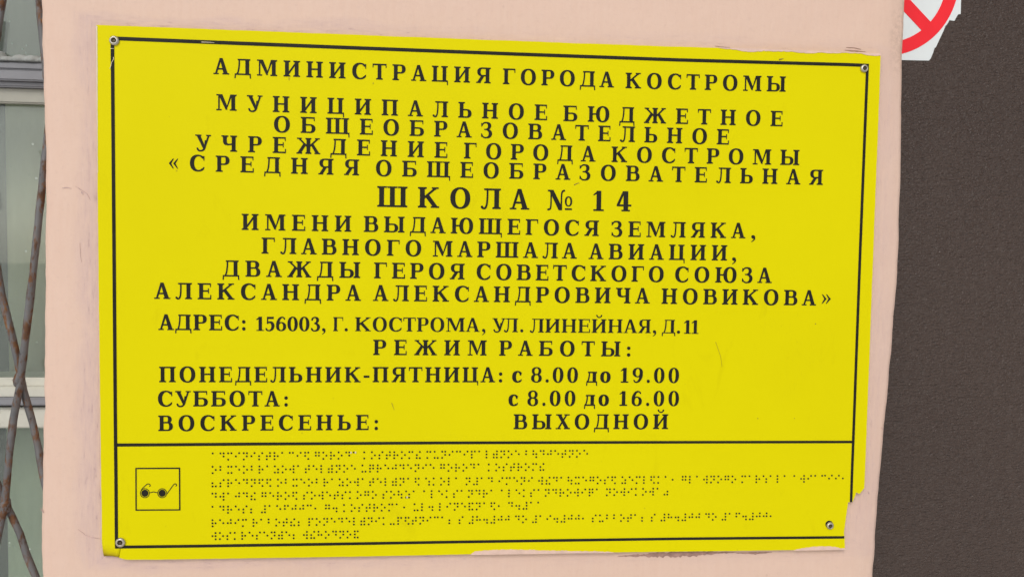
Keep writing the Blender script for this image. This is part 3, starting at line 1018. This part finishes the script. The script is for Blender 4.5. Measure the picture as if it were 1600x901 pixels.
# ------------------------------------------------------------------ pictogram: dark glasses in a square
pic = None
fr_o = [(211.6, 730.2), (281.6, 729.8), (282.0, 796.6), (211.8, 797.0)]
fr_i = [(213.5, 732.1), (279.6, 731.8), (280.0, 794.8), (213.7, 795.2)]
box_o = part('pictogram_frame', slab([to2(fr_o), to2(fr_i)], YF + .0003, YT), M_INK, plate)
bm = bmesh.new()
def disc(cu_, cv_, r0, r1=None, n=28):
    o_ = to2([(cu_ + r0 * math.cos(2 * math.pi * k / n), cv_ + r0 * math.sin(2 * math.pi * k / n)) for k in range(n)])
    if r1 is None:
        return [o_]
    return [o_, to2([(cu_ + r1 * math.cos(2 * math.pi * k / n), cv_ + r1 * math.sin(2 * math.pi * k / n)) for k in range(n)])]
for cu_ in (226.4, 253.5):
    slab(disc(cu_, 769.7, 5.5), YF + .0003, YT, bm)
    slab(disc(cu_, 769.7, 7.5, 6.6), YF + .0003, YT, bm)
def rib(pts, w):
    slab([ribbon(pts, w, w)], YF + .0003, YT, bm)
rib([(234.0, 769.0), (236.8, 768.4), (240, 767.6), (243.2, 768.4), (246.0, 769.0)], 1.1)
rib([(220.6, 765.0), (224, 760.8), (229.5, 755.9), (231.3, 755.2), (233.4, 755.6), (234.8, 757.2), (234.6, 758.6), (233.4, 759.4)], 1.1)
rib([(260.9, 770.8), (271.2, 756.4), (272.6, 755.2), (274.6, 755.0), (276.0, 756.6), (275.6, 758.2), (274.4, 758.8)], 1.1)
bmesh.ops.recalc_face_normals(bm, faces=bm.faces)
part('glasses_pictogram', bm, M_INK, plate)

# ------------------------------------------------------------------ wear: pink paint smears over the edges, a bare edge, scratches
def smear(pts_a, pts_b, seed, name='paint_smear', mat=M_SMEAR, y=YF - .0001, amp=1.3):
    """clean edge pts_a, ragged edge pts_b"""
    A_ = run(pts_a, seed, .2, 6) + [pts_a[-1]]
    B_ = run(pts_b, seed + 9, amp, 2.2) + [pts_b[-1]]
    return part(name, slab([to2(A_ + B_[::-1], YF)], YF + .0001, y, None), mat, plate)
smear([(1124, 74.6), (1220, 77.8), (1300, 81.0), (1376.4, 83.8)], [(1124, 75.4), (1150, 78.0), (1168, 81.4), (1200, 80.0), (1240, 81.4), (1262, 83.6), (1283, 82.2), (1300, 83.4), (1320, 82.6), (1345, 83.8), (1358, 86.8), (1376.2, 87.4)], 31, y=YF - .00035)
smear([(736, 866.0), (820, 864.8), (900, 863.4), (958, 862.8)], [(736, 864.8), (742, 860.4), (770, 858.2), (800, 857.6), (850, 859.0), (900, 860.0), (935, 860.6), (958, 861.6)], 32, y=YF - .00035)
smear([(1240, 859.4), (1285, 858.6), (1320.6, 857.8)], [(1240, 858.6), (1255, 855.4), (1280, 852.6), (1305, 853.4), (1312, 855.6), (1320.2, 855.8)], 33, y=YF - .00035)
o = smear([(150.2, 41), (150.9, 130), (151.6, 200), (152.4, 270)], [(152.2, 41), (152.5, 130), (152.6, 200), (152.9, 270)], 34, 'worn_edge', M_WORN, YF - .00025, .4)
def scratch(pts, w, mat=M_WORN):
    o = part('scratch', slab([ribbon(pts, w, w * .4)], YF + .0001, YT - .00006), mat, plate)
scratch([(177.5, 89.5), (177.6, 93.0), (174.5, 98), (173.4, 104), (171.8, 108)], .9)
scratch([(172.8, 76.2), (178.4, 76.4)], .8)
scratch([(315, 66.2), (329, 66.6), (335, 67.2)], .9)
M_SCR = plain('brown_scratch', (0.20, 0.12, 0.02), .6)
scratch([(1336.0 - 0, 100.5), (1338, 100.8)], .5, M_SCR)
for pts, w_ in (([(1217, 93.5), (1221, 92.6), (1224, 92.2)], 1.8), ([(1118, 534), (1122, 545), (1126, 557), (1128, 573)], .3), ([(897, 289), (902, 286.5), (905, 285.8)], 1.2),
                ([(451.5, 103.5 + 18), (451.6, 126)], .9), ([(583, 99 + 30.4), (583, 132)], .8), ([(612, 629), (616, 640)], .6), ([(1274, 505), (1274, 506.4)], 1.6),
                ([(1183.6, 653), (1184.4, 653.4)], 1.8), ([(1241, 653), (1241.6, 653)], 1.5)):
    scratch(pts, w_, M_SCR)

# ------------------------------------------------------------------ screws
def screw(u, v_, r, tilt=(0, 0), hole=None):
    p = at(u, v_, YF - .0012)
    R0 = r * 0.000486
    root = bpy.data.objects.new('screw', None)
    C.objects.link(root)
    root.parent = plate
    root.location = Vector((p.x, 0, p.z)) - plate.location
    root.empty_display_size = .01
    prof = [(0.98, .0002), (1.0, -.0006), (.96, -.0012), (.80, -.0018), (.62, -.00205), (.54, -.00200), (.50, -.0015)]
    bm = bmesh.new()
    n = 32
    prev = None
    for a, y in prof:
        ring = [bm.verts.new((p.x + R0 * a * math.cos(2 * math.pi * k / n) + tilt[0] * y, YF + y, p.z + R0 * a * math.sin(2 * math.pi * k / n) + tilt[1] * y)) for k in range(n)]
        if prev:
            for k in range(n):
                bm.faces.new((prev[k], prev[(k + 1) % n], ring[(k + 1) % n], ring[k]))
        prev = ring
    bmesh.ops.recalc_face_normals(bm, faces=bm.faces)
    part('screw_head', bm, M_STEEL, root, smooth=True)
    bm = bmesh.new()
    ring = []
    for k in range(24):
        a = 2 * math.pi * k / 24
        rr = R0 * (.50 + .06 * math.cos(6 * a))
        ring.append(bm.verts.new((p.x + rr * math.cos(a) + tilt[0] * -.0012, YF - .0012, p.z + rr * math.sin(a) + tilt[1] * -.0012)))
    c_ = bm.verts.new((p.x, YF - .0003, p.z))
    pin = [bm.verts.new((p.x + R0 * .2 * math.cos(2 * math.pi * k / 24), YF - .0004, p.z + R0 * .2 * math.sin(2 * math.pi * k / 24))) for k in range(24)]
    pit = [bm.verts.new((q_.co.x + .0001, YF - .0013, q_.co.z + .0001)) for q_ in pin]
    for k in range(24):
        j = (k + 1) % 24
        bm.faces.new((ring[k], ring[j], pin[j], pin[k]))
        bm.faces.new((pin[k], pin[j], pit[j], pit[k]))
    bm.faces.new(pit)
    bm.verts.remove(c_)
    bmesh.ops.recalc_face_normals(bm, faces=bm.faces)
    part('socket', bm, M_SOCK, root)
    return root
screw(178.2, 63.6, 7.3, (.10, -.05))
screw(1351.0, 107.0, 6.5, (0, 0))
screw(187.4, 847.4, 7.6, (-.1, -.1))
screw(1297.6, 820.8, 6.2, (.08, .06))
# the drilled hole is larger than the lower right screw and shows behind it
part('drilled_hole', slab(disc(1295.6, 818.6, 6.0), YF + .0002, YF - .00012), M_INK, plate)

# ------------------------------------------------------------------ bare streaks in the plaster at the plate's edge
def streak(pts, w, seed):
    P = run(pts, seed, .5, 3) + [pts[-1]]
    P3 = [at(u, v_, 0) for u, v_ in P]
    up, dn = [], []
    n = len(P3)
    for i, p in enumerate(P3):
        k = w * .000486 / 2 * math.sin(math.pi * (i + .6) / (n + .2)) * (1 + 1.1 * noise1(i * .8, seed))
        up.append((p.x, p.z + k))
        dn.append((p.x, p.z - k * (1 + .8 * noise1(i * 1.3, seed + 4))))
    return up + dn[::-1]
M_GR = plain('grey_scratched_plaster', (0.50, 0.35, 0.32), .8, var=.3, scale=200, bump=.4, spec=.2)
for pts, w_, sd_, mt in (([(965, 868), (1000, 867), (1060, 865), (1110, 863), (1150, 862)], 6.5, 41, M_RAW), ([(1150, 863), (1180, 863.5), (1206, 862)], 3, 42, M_RAW),
                         ([(1320, 78.5), (1336, 79.8), (1352, 81.2)], 1.5, 43, M_RAW), ([(1322, 74.5), (1334, 75), (1345, 77.5)], 1.1, 44, M_RAW), ([(1117, 72.0), (1128, 73.4), (1140, 74.2)], 1.2, 45, M_GR)):
    o = part('bare_streak', slab([streak(pts, w_, sd_)], 0.0003, -0.00035), mt, pier)

for pts, w_, sd_ in (([(97, 294), (104, 293), (112, 294.6)], 1.0, 46), ([(118, 291), (127, 297), (136, 303), (141, 312)], 1.3, 47), ([(127, 300), (130, 303)], 3.0, 48),
                     ([(122, 826), (133, 835), (143, 839), (157, 841)], 1.1, 49), ([(125, 380), (126, 400), (128, 410)], 1.0, 50), ([(63, 793), (68, 800)], 1.3, 53),
                     ([(1356, 768), (1358, 770)], 2.2, 54), ([(1378, 668), (1380, 670)], 1.8, 55)):
    part('plaster_scratch', slab([streak(pts, w_, sd_)], 0.0003, -0.0003), M_GR, pier)

# ------------------------------------------------------------------ right: dark brown metal door with a torn sticker
YD = 0.10
def doormat():
    s = NT('brown_powder_coat')
    wr = s.noise(230, 3, 0.55, s.geo((0.8, 1, 2.3)), 0.4)
    pe = s.noise(420, 2, 0.5, s.geo((1, 1, 1.2)))
    big = s.noise(3.5, 3)
    c = s.ramp(big, [(0.3, (0.050, 0.031, 0.023)), (0.7, (0.068, 0.044, 0.033))])
    v = s.n('ShaderNodeTexVoronoi')
    v.inputs['Scale'].default_value = 70
    s.L(s.geo(), v.inputs['Vector'])
    k = s.math('MULTIPLY', s.ramp(v.outputs['Distance'], [(0.0, B3(1)), (0.05, B3(0))]), s.ramp(s.noise(31, 1), [(0.5, B3(0)), (0.6, B3(1))]))
    c = s.mix(s.math('MULTIPLY', k, .6), c, (0.30, 0.26, 0.22))
    dust = s.noise(120, 5, .7)
    c = s.mix(s.ramp(dust, [(0.50, B3(0)), (0.80, B3(0.20))]), c, (0.16, 0.135, 0.12))
    c = s.mix(s.ramp(wr, [(0.33, B3(0.55)), (0.45, B3(0))]), c, (0.036, 0.024, 0.019))  # wrinkle hollows coloured darker, shade painted into the crevices
    nb = s.bump(wr, 0.8, 0.0026)
    nb = s.bump(pe, 0.8, 0.0014, nb)
    return s.out(c, s.ramp(s.noise(14, 5, .7), [(0.3, B3(0.24)), (0.7, B3(0.38))]), nb, spec=0.42)
xr = 0.345
door = thing('metal_door', 'dark brown powder-coated metal door recessed to the right of the pier', 'door', loc=(xr + .45, YD, 0))
part('door_leaf', box_bm(xr - .08, YD, 0.02, xr + .85, YD + .05, 2.08, bevel=.002), doormat(), door)
part('door_frame', box_bm(xr - .08, YD + .01, 2.085, xr + .85, YD + .08, 2.15, bevel=.002), doormat(), door)

YS = YD - .0004
stk = thing('warning_sticker', 'torn white sticker with a red prohibition ring and slash on the brown door', 'sticker', loc=(at(1440, 40, YS).x, YS, at(1440, 90, YS).z))
M_WH = plain('white_vinyl', (0.74, 0.78, 0.77), .35, var=.02, scale=80)
M_RED = plain('red_print', (0.88, 0.025, 0.035), .35, var=.04, scale=60, spec=.2)
outer = [(1413.2, 84), (1446.5, 65.8), (1469.9, 46.6), (1484.8, 25), (1493.2, 0)]
inner = [(1413.2, 61.6), (1438, 50), (1456.5, 31.6), (1469.8, 8.3), (1472.7, 0)]
def circ(pts):
    A_ = []
    b_ = []
    for u, v_ in pts:
        p = at(u, v_, YS)
        A_.append([2 * p.x, 2 * p.z, 1])
        b_.append(p.x ** 2 + p.z ** 2)
    s_ = np.linalg.lstsq(np.array(A_), np.array(b_), rcond=None)[0]
    return s_[0], s_[1], math.sqrt(s_[2] + s_[0] ** 2 + s_[1] ** 2)
ox, oz, orr = circ(outer)
print('sticker circle', ox, oz, orr, circ(inner))
s2 = lambda pts: [(at(u, v_, YS).x, at(u, v_, YS).z) for u, v_ in pts]
torn = s2([(1501.6, 0), (1501.3, 10), (1501.0, 22.4), (1497.6, 22.6), (1496.0, 24.4), (1491.2, 33.0), (1487.6, 32.6), (1483.4, 31.8), (1481.4, 36), (1478.8, 39.8), (1477.6, 40.2), (1474, 49), (1468, 61.6), (1463, 72.6), (1461.6, 74.6), (1460.2, 75.4), (1457.4, 84), (1454.2, 91.6), (1451.4, 94.9), (1440, 94.8), (1413, 94.2)])
W2 = orr + .0045
zt, xl_ = oz + W2, ox - W2
sheet = [(xl_, torn[-1][1]), (xl_, zt), (torn[0][0] + .0004, zt)] + torn
part('sticker_sheet', slab([sheet], YD + .0002, YS - .0001), M_WH, stk)
n = 96
ri = circ(inner)[2]
ri = orr * (1 - 20.4 / 105) if not (0.6 * orr < ri < .9 * orr) else ri
ix, iz, ir = circ(inner)
ir = float(np.mean([math.hypot(at(u, v_, YS).x - ox, at(u, v_, YS).z - oz) for u, v_ in inner]))
ring_o = [(ox + orr * math.cos(2 * math.pi * k / n), oz + orr * math.sin(2 * math.pi * k / n)) for k in range(n)]
# the tear bites a little into the ring's outer edge
ring_i = [(ox + ir * math.cos(2 * math.pi * k / n), oz + ir * math.sin(2 * math.pi * k / n)) for k in range(n)]
part('prohibition_ring', slab([ring_o, ring_i], YS - .0001, YS - .0004), M_RED, stk)
# slash: its two edges measured on the photo
e1 = [at(1421.5, 0, YS), at(1453.2, 34.0, YS)]
e2 = [at(1417.0, 21.5, YS), at(1439.2, 47.4, YS)]
dvec = Vector((e1[1].x - e1[0].x, e1[1].z - e1[0].z)).normalized()
nv = Vector((-dvec.y, dvec.x))
cen = Vector((ox, oz))
o1 = (Vector((e1[1].x, e1[1].z)) - cen).dot(nv)
o2 = (Vector((e2[1].x, e2[1].z)) - cen).dot(nv)
Ls = ir + (orr - ir) * .4
sl = [tuple(cen + dvec * Ls + nv * o1), tuple(cen - dvec * Ls + nv * o1), tuple(cen - dvec * Ls + nv * o2), tuple(cen + dvec * Ls + nv * o2)]
part('prohibition_slash', slab([sl], YS - .0001, YS - .00045), M_RED, stk)

# ------------------------------------------------------------------ left: barred window
YW = 0.115                                  # glass plane
xw0, xw1 = at(60, 450, 0).x - 0.75, at(60, 450, 0).x + .03
def paint(name, col, chip=(0.2, 0.13, 0.08), k=.3):
    s = NT(name)
    c = s.ramp(s.noise(30, 4), [(0.3, tuple(x * .9 for x in col)), (0.7, tuple(min(1, x * 1.08) for x in col))])
    m = s.ramp(s.noise(90, 5, .7, s.geo((.5, 1, 1.4))), [(0.62, B3(0)), (0.68, B3(k))])
    c = s.mix(m, c, chip)
    return s.out(c, .55, s.bump(s.noise(160, 4), .4, .0008), spec=.4)
M_FRG = paint('grey_window_paint', (0.255, 0.255, 0.27))
M_FRC = paint('cream_window_paint', (0.60, 0.59, 0.51))
M_PUT = plain('old_white_putty', (0.34, 0.35, 0.33), .8, var=.2, scale=60, bump=.6)
win = thing('window', 'old timber window with grey and cream rails behind the rusty grille', 'window', loc=((xw0 + xw1) / 2, YW, .9))
zt_ = lambda v_, Y: at(30, v_, Y).z
def rail(v_top, v_bot, y0, y1, mat, name='rail'):
    return part(name, box_bm(xw0, y0, zt_(v_bot, y0), xw1, y1, zt_(v_top, y0), bevel=.0012), mat, win)
# upper rail: three stepped mouldings
rail(97.5, 109, .1015, .135, M_FRG, 'moulding')
rail(109.6, 126, .0955, .135, M_FRG, 'moulding')
rail(126.6, 136.2, .1005, .135, M_FRG, 'moulding')
rail(137.0, 161.5, .1060, .113, paint('darker_cream_paint', (0.40, 0.39, 0.33)))  # a darker cream than the middle rail
# middle rail
rail(590, 604, .112, .15, M_FRC)
rail(604.6, 621, .104, .15, M_FRC, 'moulding')
rail(621.6, 633.5, .099, .15, M_FRG, 'moulding')
rail(636.5, 668.5, .106, .15, M_FRC)
# stiles and outer frame
part('stile', box_bm(xw0, .098, .9, xw0 + .06, .16, 2.2, bevel=.002), M_FRC, win)
part('head_rail', box_bm(xw0, .097, 2.2, xw1, .161, 2.27, bevel=.002), M_FRC, win)
part('bottom_rail', box_bm(xw0, .097, .83, xw1, .161, .9, bevel=.002), M_FRC, win)
part('sill', box_bm(xw0 - .02, .02, .80, xw1, .17, .828, bevel=.003), M_FRG, win)

def glassmat():
    s = NT('dusty_window_glass')
    t = s.t
    t.nodes.remove(s.b)
    out = t.nodes['Material Output']
    tr = s.n('ShaderNodeBsdfTransparent')
    tr.inputs[0].default_value = (0.92, 0.96, 0.90, 1)
    gl = s.n('ShaderNodeBsdfGlossy')
    gl.inputs['Roughness'].default_value = 0.02
    fr = s.n('ShaderNodeFresnel')
    fr.inputs[0].default_value = 1.52
    m1 = s.n('ShaderNodeMixShader')
    s.L(s.math('MULTIPLY', fr.outputs[0], 1.6, True), m1.inputs[0])
    s.L(tr.outputs[0], m1.inputs[1])
    s.L(gl.outputs[0], m1.inputs[2])
    df = s.n('ShaderNodeBsdfDiffuse')
    df.inputs[0].default_value = (0.50, 0.56, 0.50, 1)
    v = s.n('ShaderNodeTexVoronoi')
    v.inputs['Scale'].default_value = 130
    s.L(s.geo(), v.inputs['Vector'])
    sp = s.math('MULTIPLY', s.ramp(v.outputs['Distance'], [(0.09, B3(1)), (0.14, B3(0))]), s.ramp(s.noise(90, 1), [(0.56, B3(0)), (0.6, B3(1))]))
    haze = s.ramp(s.noise(18, 5, .7, s.geo((1, 1, .35))), [(0.3, B3(.07)), (0.7, B3(.20))])
    m2 = s.n('ShaderNodeMixShader')
    s.L(s.math('MAXIMUM', haze, s.math('MULTIPLY', sp, .85)), m2.inputs[0])
    s.L(m1.outputs[0], m2.inputs[1])
    s.L(df.outputs[0], m2.inputs[2])
    s.L(m2.outputs[0], out.inputs['Surface'])
    return s.m
M_GL = glassmat()
for zb, z1_ in ((zt_(97.5, YW), 2.2), (zt_(590, YW), zt_(150, YW)), (.9, zt_(668, YW))):
    part('pane', box_bm(xw0 + .055, YW, zb, xw1, YW + .003, z1_), M_GL, win)
# crumbling putty along the foot of the upper pane
bm = bmesh.new()
xa, xb_ = at(-60, 90, .108).x, at(80, 90, .108).x
prevr = None
for i in range(60):
    x = xa + (xb_ - xa) * i / 59
    hgt = .0045 + .006 * max(0, .5 + noise1(i * .21, 51)) * (1 if i < 34 else .55)
    z0 = zt_(98, .108)
    ring = [bm.verts.new((x, .1135, z0)), bm.verts.new((x, .100 + .002 * noise1(i * .5, 52), z0)), bm.verts.new((x, .1035, z0 + hgt * .7)), bm.verts.new((x, .110, z0 + hgt)), bm.verts.new((x, .1135, z0 + hgt))]
    if prevr:
        for k in range(4):
            bm.faces.new((prevr[k], prevr[k + 1], ring[k + 1], ring[k]))
    prevr = ring
bmesh.ops.recalc_face_normals(bm, faces=bm.faces)
part('putty', bm, M_PUT, win, smooth=True)

# curtain and the dark room behind
cur = thing('curtain', 'curtain close behind the window glass, panel colours carrying the brightness of each pane', 'curtain', loc=(xw1 - .1, .2, .9))
ec = at(9, 380, .20).x
zs = (.88, zt_(640, .2), zt_(128, .2), 2.3)
for j, colr_ in enumerate(((0.74, 0.80, 0.66), (0.62, 0.59, 0.46), (0.26, 0.25, 0.20))):  # panel colours darken the upper pane and brighten the lower, light painted in
    bm = bmesh.new()
    prevc = None
    for i in range(50):
        x = ec + (xw1 + .12 - ec) * i / 49
        y = .20 + .004 * (j - 1) + .0035 * math.sin(i * .9 + j)
        col = [bm.verts.new((x, y, z_)) for z_ in (zs[j] - .004, zs[j + 1] + .004)]
        if prevc:
            bm.faces.new((prevc[0], col[0], col[1], prevc[1]))
        prevc = col
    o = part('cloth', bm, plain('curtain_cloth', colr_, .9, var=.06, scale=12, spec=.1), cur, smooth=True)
    md = o.modifiers.new('thick', 'SOLIDIFY')
    md.thickness = .001
room = part('room_wall', box_bm(xw0 - .1, .55, 0, xw1 + .2, .6, 2.5), plain('dim_interior', (0.02, 0.02, 0.018), .9), None)  # near-black colour stands in for the dimness of the room
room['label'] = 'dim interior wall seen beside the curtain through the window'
room['category'] = 'wall'

# wall carried on left of the window and under it, right of the door, above both
def wallpiece(x0, z0, x1, z1, lab, y0=0.0):
    o = part('plastered_wall', box_bm(x0, y0, z0, x1, DEPTH, z1, bevel=.004), M_WALL, None)
    o['label'] = lab
    o['category'] = 'wall'
xl0 = smooth_tab(TL_, 1.0)
wallpiece(xw0 - .6, 0, xw0 - .003, 2.5, 'pink painted wall on the far side of the barred window')
wallpiece(xw0 + .0, 0, xl0 - .012, .795, 'pink painted wall below the window sill')
wallpiece(xw0 + .0, 2.275, xl0 - .012, 2.5, 'pink painted wall above the barred window')
wallpiece(xr + .853, 0, xr + 1.5, 2.5, 'pink painted wall on the far side of the brown door')
wallpiece(xr + .02, 2.155, xr + .85, 2.5, 'pink painted wall above the brown door')

# ------------------------------------------------------------------ the grille
def rust():
    s = NT('rusty_grey_blue_paint')
    c = s.ramp(s.noise(45, 4), [(0.3, (0.105, 0.103, 0.103)), (0.7, (0.165, 0.160, 0.160))])
    n1 = s.noise(110, 6, .75, s.geo((1.3, 1, .6)))
    ru = s.ramp(s.noise(120, 4, .6), [(0.35, (0.075, 0.038, 0.022)), (0.62, (0.17, 0.075, 0.03)), (0.8, (0.38, 0.18, 0.03))])
    m = s.ramp(n1, [(0.49, B3(0)), (0.58, B3(1))])
    c = s.mix(m, c, ru)
    m2 = s.ramp(s.noise(150, 3, .6), [(0.68, B3(0)), (0.70, B3(1))])
    c = s.mix(m2, c, (0.05, 0.045, 0.05))
    nb = s.bump(n1, .5, .001)
    return s.out(c, s.ramp(m, [(0, B3(.42)), (1, B3(.85))]), nb, spec=.4)
M_RUST = rust()
gr = thing('window_grille', 'rusty grey-blue welded bar grille in front of the window', 'grille', loc=((xw0 + xw1) / 2, .045, .9))
BARS = [
 ([(92, 60), (80, 160), (66, 290), (49, 450), (32, 596), (21, 655), (15.5, 700), (11, 750), (7, 790), (-6, 850), (-30, 950)], .040),
 ([(-40, 300), (-8, 400), (4, 465), (12.5, 500), (21, 533), (28, 565), (37, 610), (51, 660), (60, 700), (66, 735), (86, 820)], .046),
 ([(-30, 690), (-8, 745), (8, 785), (16, 800), (31, 833), (42, 867), (55, 898), (72, 945)], .046),
 ([(16, -60), (4.5, -4), (-3, 40), (-12, 110)], .040),
 ([(53, -60), (61, 0), (66, 50), (73, 120), (88, 220)], .046),
]
def bar(pts, Y, dx=0.0):
    P = []
    for u, v_ in pts:
        p = at(u, v_, Y)
        P.append(Vector((p.x + dx, Y, p.z)))
    # carry both ends straight on to the grille's own frame
    a = (P[0] - P[1]).normalized()
    b = (P[-1] - P[-2]).normalized()
    def carry(p, d, zend):
        # the flat-bar lattice zigzags on to the frame in even strides
        out = []
        sg_ = 1 if d.x > 0 else -1
        p = p + d * .03
        out.append(p.copy())
        up = 1 if d.z > 0 else -1
        while (zend - p.z) * up > .002:
            sg_ = -sg_
            h_ = min(.115, abs(zend - p.z))
            p = p + Vector((sg_ * .024 * h_ / .115, 0, up * h_))
            out.append(p.copy())
        return out
    head = carry(P[0], a, 2.245)[::-1] if pts[0][1] < 0 else [P[0] + a * .05]
    tail = carry(P[-1], b, .842) if pts[-1][1] > 901 else [P[-1] + b * .05]
    P = head + P + tail
    Q = []
    for p, q_ in zip(P, P[1:]):
        m = max(1, int((q_ - p).length / .006))
        Q += [p.lerp(q_, k / m) for k in range(m)]
    Q.append(P[-1])
    bm = bmesh.new()
    rd = [.0028 + .0004 * noise1(i * .35, 61 + dx * 10) for i in range(len(Q))]
    tube(bm, Q, rd, 12, .03)
    part('bar', bm, M_RUST, gr, smooth=True)
for k_ in range(4):
    for pts, Y in BARS:
        bar(pts, Y, -.125 * k_)
# welds at the crossings
for u, v_ in ((29.5, 592), (9, 789)):
    bm = bmesh.new()
    p = at(u, v_, .041)
    mt_ = Matrix.Translation(p) @ Matrix.Diagonal((.0040, .0046, .0066, 1))
    r_ = bmesh.ops.create_icosphere(bm, subdivisions=3, radius=1, matrix=mt_)
    for vv in r_['verts']:
        vv.co += Vector((noise1(vv.co.z * 400, 71), 0, noise1(vv.co.x * 400, 72))) * .0012
    part('weld', bm, M_RUST, gr, smooth=True)
for xx in (xw0 + .004,):
    part('edge_bar', box_bm(xx, .036, .83, xx + .014, .050, 2.26, bevel=.002), M_RUST, gr)
part('edge_bar', box_bm(xw0 + .02, .036, .835, xl0 - .005, .050, .849, bevel=.002), M_RUST, gr)
part('edge_bar', box_bm(xw0 + .02, .036, 2.24, xl0 - .005, .050, 2.254, bevel=.002), M_RUST, gr)
